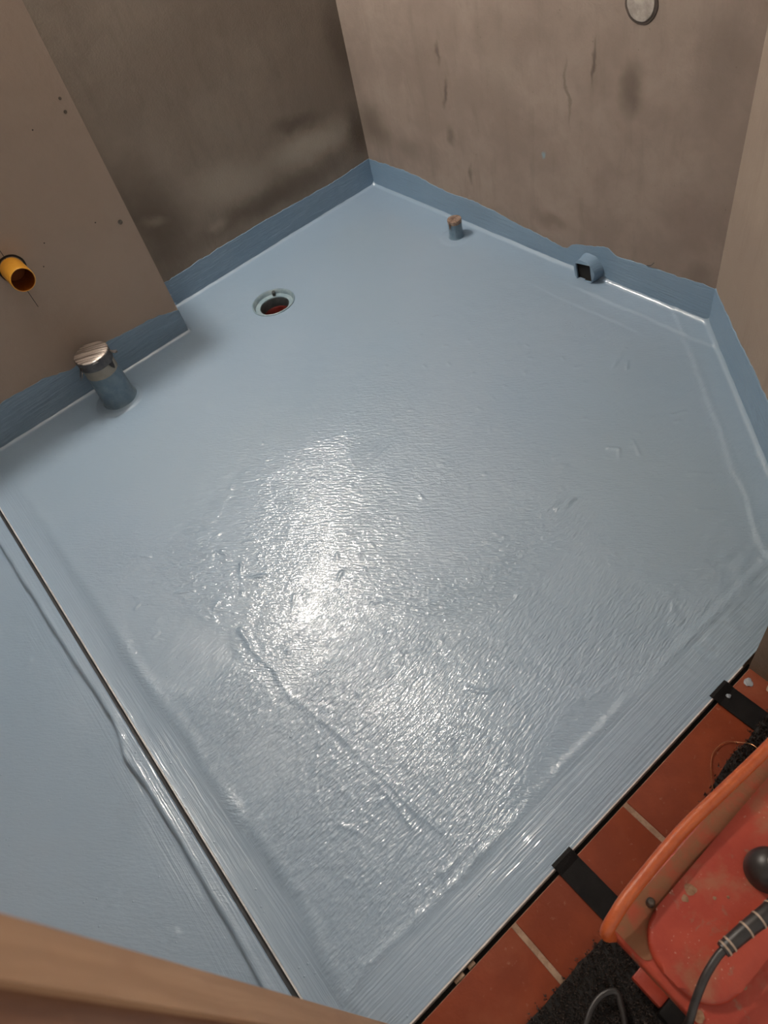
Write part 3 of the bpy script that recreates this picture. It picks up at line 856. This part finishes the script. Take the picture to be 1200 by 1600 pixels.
# ------------------------------------------------------------------ doormat
dm = tag(empty('doormat', (2.7, -1.4, 0)), 'black bristly doormat under the red machine', 'doormat')
def mat_edge(y): return 2.4535 if y < -1.28 else 2.4535 - .035 * min(1, (y + 1.28) / .2)
poly = [(mat_edge(y) + random.uniform(-.002, .002), y) for y in np.linspace(-2.02, -.90, 60)] + [(3.02, -.90), (3.02, -2.02)]
keep(prism('backing', 'mat', poly, .0005, .0075), dm)
def tufts():
    rs = random.Random(4)
    V, F = [], []
    for _ in range(34000):
        y = rs.uniform(-1.76, -.895); x = rs.uniform(2.405, 2.70)
        ex = mat_edge(y) + .006 * math.sin(y * 310) + .004 * math.sin(y * 700 + 1)
        if x < ex: continue
        if x > 2.50 and y > -1.47: continue
        if x > 2.52 and y > -1.5 and x < 2.58: continue
        h = rs.uniform(.006, .0135)
        a = rs.uniform(0, 6.28); w = rs.uniform(.0008, .0017); l = rs.uniform(0, .005)
        b = rs.uniform(0, 6.28)
        dx, dy = math.cos(a) * w, math.sin(a) * w
        tx, ty = x + math.cos(b) * l, y + math.sin(b) * l
        i = len(V)
        V += [(x - dx, y - dy, .007), (x + dx, y + dy, .007), (x + dy, y - dx, .007), (tx, ty, .007 + h)]
        F += [(i, i + 1, i + 3), (i + 1, i + 2, i + 3), (i + 2, i, i + 3)]
    me = bpy.data.meshes.new('bristles'); me.from_pydata(V, [], F)
    return link('bristles', me, 'mat_fibre')
tf = keep(tufts(), dm)
tf['kind'] = 'stuff'

# ------------------------------------------------------------------ red machine
rm = tag(empty('red_machine', (2.70, -1.2, .008)), 'dusty red metal machine with orange tube rim standing on the doormat', 'machine')
keep(box('housing', 'red', 2.495, 2.96, -1.462, -.96, .05, .208, .012, None, 3), rm)
keep(box('lid', 'red', 2.4600, 2.99, -1.503, -.93, .200, .238, .010, None, 4), rm)
# rounded raised panel on the lid
def rrect(x0, x1, y0, y1, r, n=8):
    out = []
    for (cx, cy, a0) in ((x1 - r, y1 - r, 0), (x0 + r, y1 - r, 90), (x0 + r, y0 + r, 180), (x1 - r, y0 + r, 270)):
        for k in range(n + 1):
            a = R_(a0 + 90 * k / n); out.append((cx + r * math.cos(a), cy + r * math.sin(a)))
    return out
keep(prism('dust_trough', 'red_dust', rrect(2.466, 2.53, -1.497, -.935, .012), .2365, .2392), rm)
keep(prism('raised_panel', 'red', rrect(2.494, 2.632, -1.490, -.95, .058), .236, .252, None, .008, 4), rm)
keep(prism('raised_panel', 'red', rrect(2.70, 2.96, -1.45, -.95, .05), .236, .252, None, .008, 4), rm)
keep(tube('rim_tube', 'orange_tube', [(2.474, -1.500, .215), (2.4690, -1.511, .245), (2.4660, -1.507, .264), (2.4630, -1.488, .274), (2.4590, -1.449, .279), (2.456, -1.334, .280), (2.462, -1.231, .280), (2.469, -1.126, .280), (2.474, -.96, .280)], .0098, None, 18, 10), rm)
sc_ = keep(lathe('screw', 'screw', [(.0001, .256), (.004, .256), (.0062, .253), (.0066, .238)], (2.484, -1.431, 0), 'z', 20), rm)
kb = keep(lathe('gland', 'cable', [(.031, .250), (.031, .262), (.029, .276), (.022, .290), (.010, .296), (.0001, .297)], (2.568, -1.276, 0), 'z', 40), rm)
blob('gland_mortar', 'grey_dust', (2.572, -1.272, .296), .012, .35, 21, kb)
pth = [(2.602, -1.300, .290), (2.5985, -1.332, .300), (2.591, -1.375, .302), (2.585, -1.418, .300)]
sr = keep(tube('strain_relief', 'cable', pth, .0125, None, 16, 10, lambda t: 1.05 - .25 * t), rm)
sp3 = smooth_path(pth, 10)
for f in (.30, .50, .68, .93, .99):
    i = int(f * (len(sp3) - 1)); p = sp3[i]; d = (sp3[min(i + 1, len(sp3) - 1)] - sp3[i - 1]).normalized()
    bm = bmesh.new()
    R0 = .0127 * (1.05 - .25 * f)
    bmesh.ops.create_cone(bm, cap_ends=False, segments=20, radius1=R0, radius2=R0, depth=.0028)
    bmesh.ops.solidify(bm, geom=bm.faces[:], thickness=-.0007)
    bmesh.ops.rotate(bm, verts=bm.verts, cent=(0, 0, 0), matrix=d.to_track_quat('Z', 'Y').to_matrix())
    bmesh.ops.translate(bm, verts=bm.verts, vec=p)
    finish(bm, 'relief_ring', 'ring', sr, True)
keep(tube('power_cable', 'cable', [(2.586, -1.412, .300), (2.585, -1.430, .297), (2.5885, -1.460, .292), (2.597, -1.490, .280), (2.608, -1.515, .250), (2.612, -1.535, .17), (2.600, -1.56, .06), (2.57, -1.565, .0290), (2.54, -1.545, .0290), (2.52, -1.535, .0290), (2.508, -1.56, .0290), (2.515, -1.60, .0290), (2.55, -1.66, .0290)], .0056, None, 12, 8), rm)
keep(box('foot_bracket', 'red', 2.524, 2.580, -1.502, -1.47, .022, .050, .003), rm)
keep(box('rubber_foot', 'rubber', 2.580, 2.66, -1.512, -1.46, .0215, .058, .006), rm)
keep(box('rubber_foot', 'rubber', 2.86, 2.94, -1.49, -1.44, .0215, .058, .006), rm)
keep(box('rubber_foot', 'rubber', 2.60, 2.66, -.99, -.94, .0215, .058, .006), rm)
for i, (x, y, z, r_, fl_) in enumerate(((2.512, -1.376, .2522, .008, .05), (2.541, -1.36, .2522, .0025, .3), (2.514, -1.392, .2522, .005, .06), (2.553, -1.345, .2522, .002, .4), (2.626, -1.425, .2500, .007, .08), (2.612, -1.495, .240, .008, .1))):
    keep(blob('mortar_splash', 'splash', (x, y, z), r_, fl_, 40 + i), rm)

# thin copper wire loop on the tile
tag(tube('wire_loop', 'wire', [(2.436, -1.150, .0235), (2.424, -1.136, .014), (2.401, -1.103, .0025), (2.390, -1.078, .0025), (2.393, -1.048, .0025), (2.410, -1.031, .0035), (2.434, -1.024, .0225), (2.462, -1.030, .0235)], .0007, None, 6), 'thin copper wire loop on the tile beside the doormat', 'wire')

# ------------------------------------------------------------------ wall lamp above the boxed-in wall (out of frame)
wl = tag(empty('wall_lamp', (0, LAMP_POS[1], LAMP_POS[2])), 'round glowing globe lamp on the left wall above the boxed-in wall', 'lamp')
keep(lathe('backplate', 'lamp_base', [(.045, .0), (.045, .008), (.03, .012), (.0001, .012)], (0, LAMP_POS[1], LAMP_POS[2]), 'x', 32), wl)
bm = bmesh.new(); bmesh.ops.create_uvsphere(bm, u_segments=24, v_segments=16, radius=.05)
bmesh.ops.translate(bm, verts=bm.verts, vec=LAMP_POS)
keep(finish(bm, 'globe', 'glow', None, True), wl)
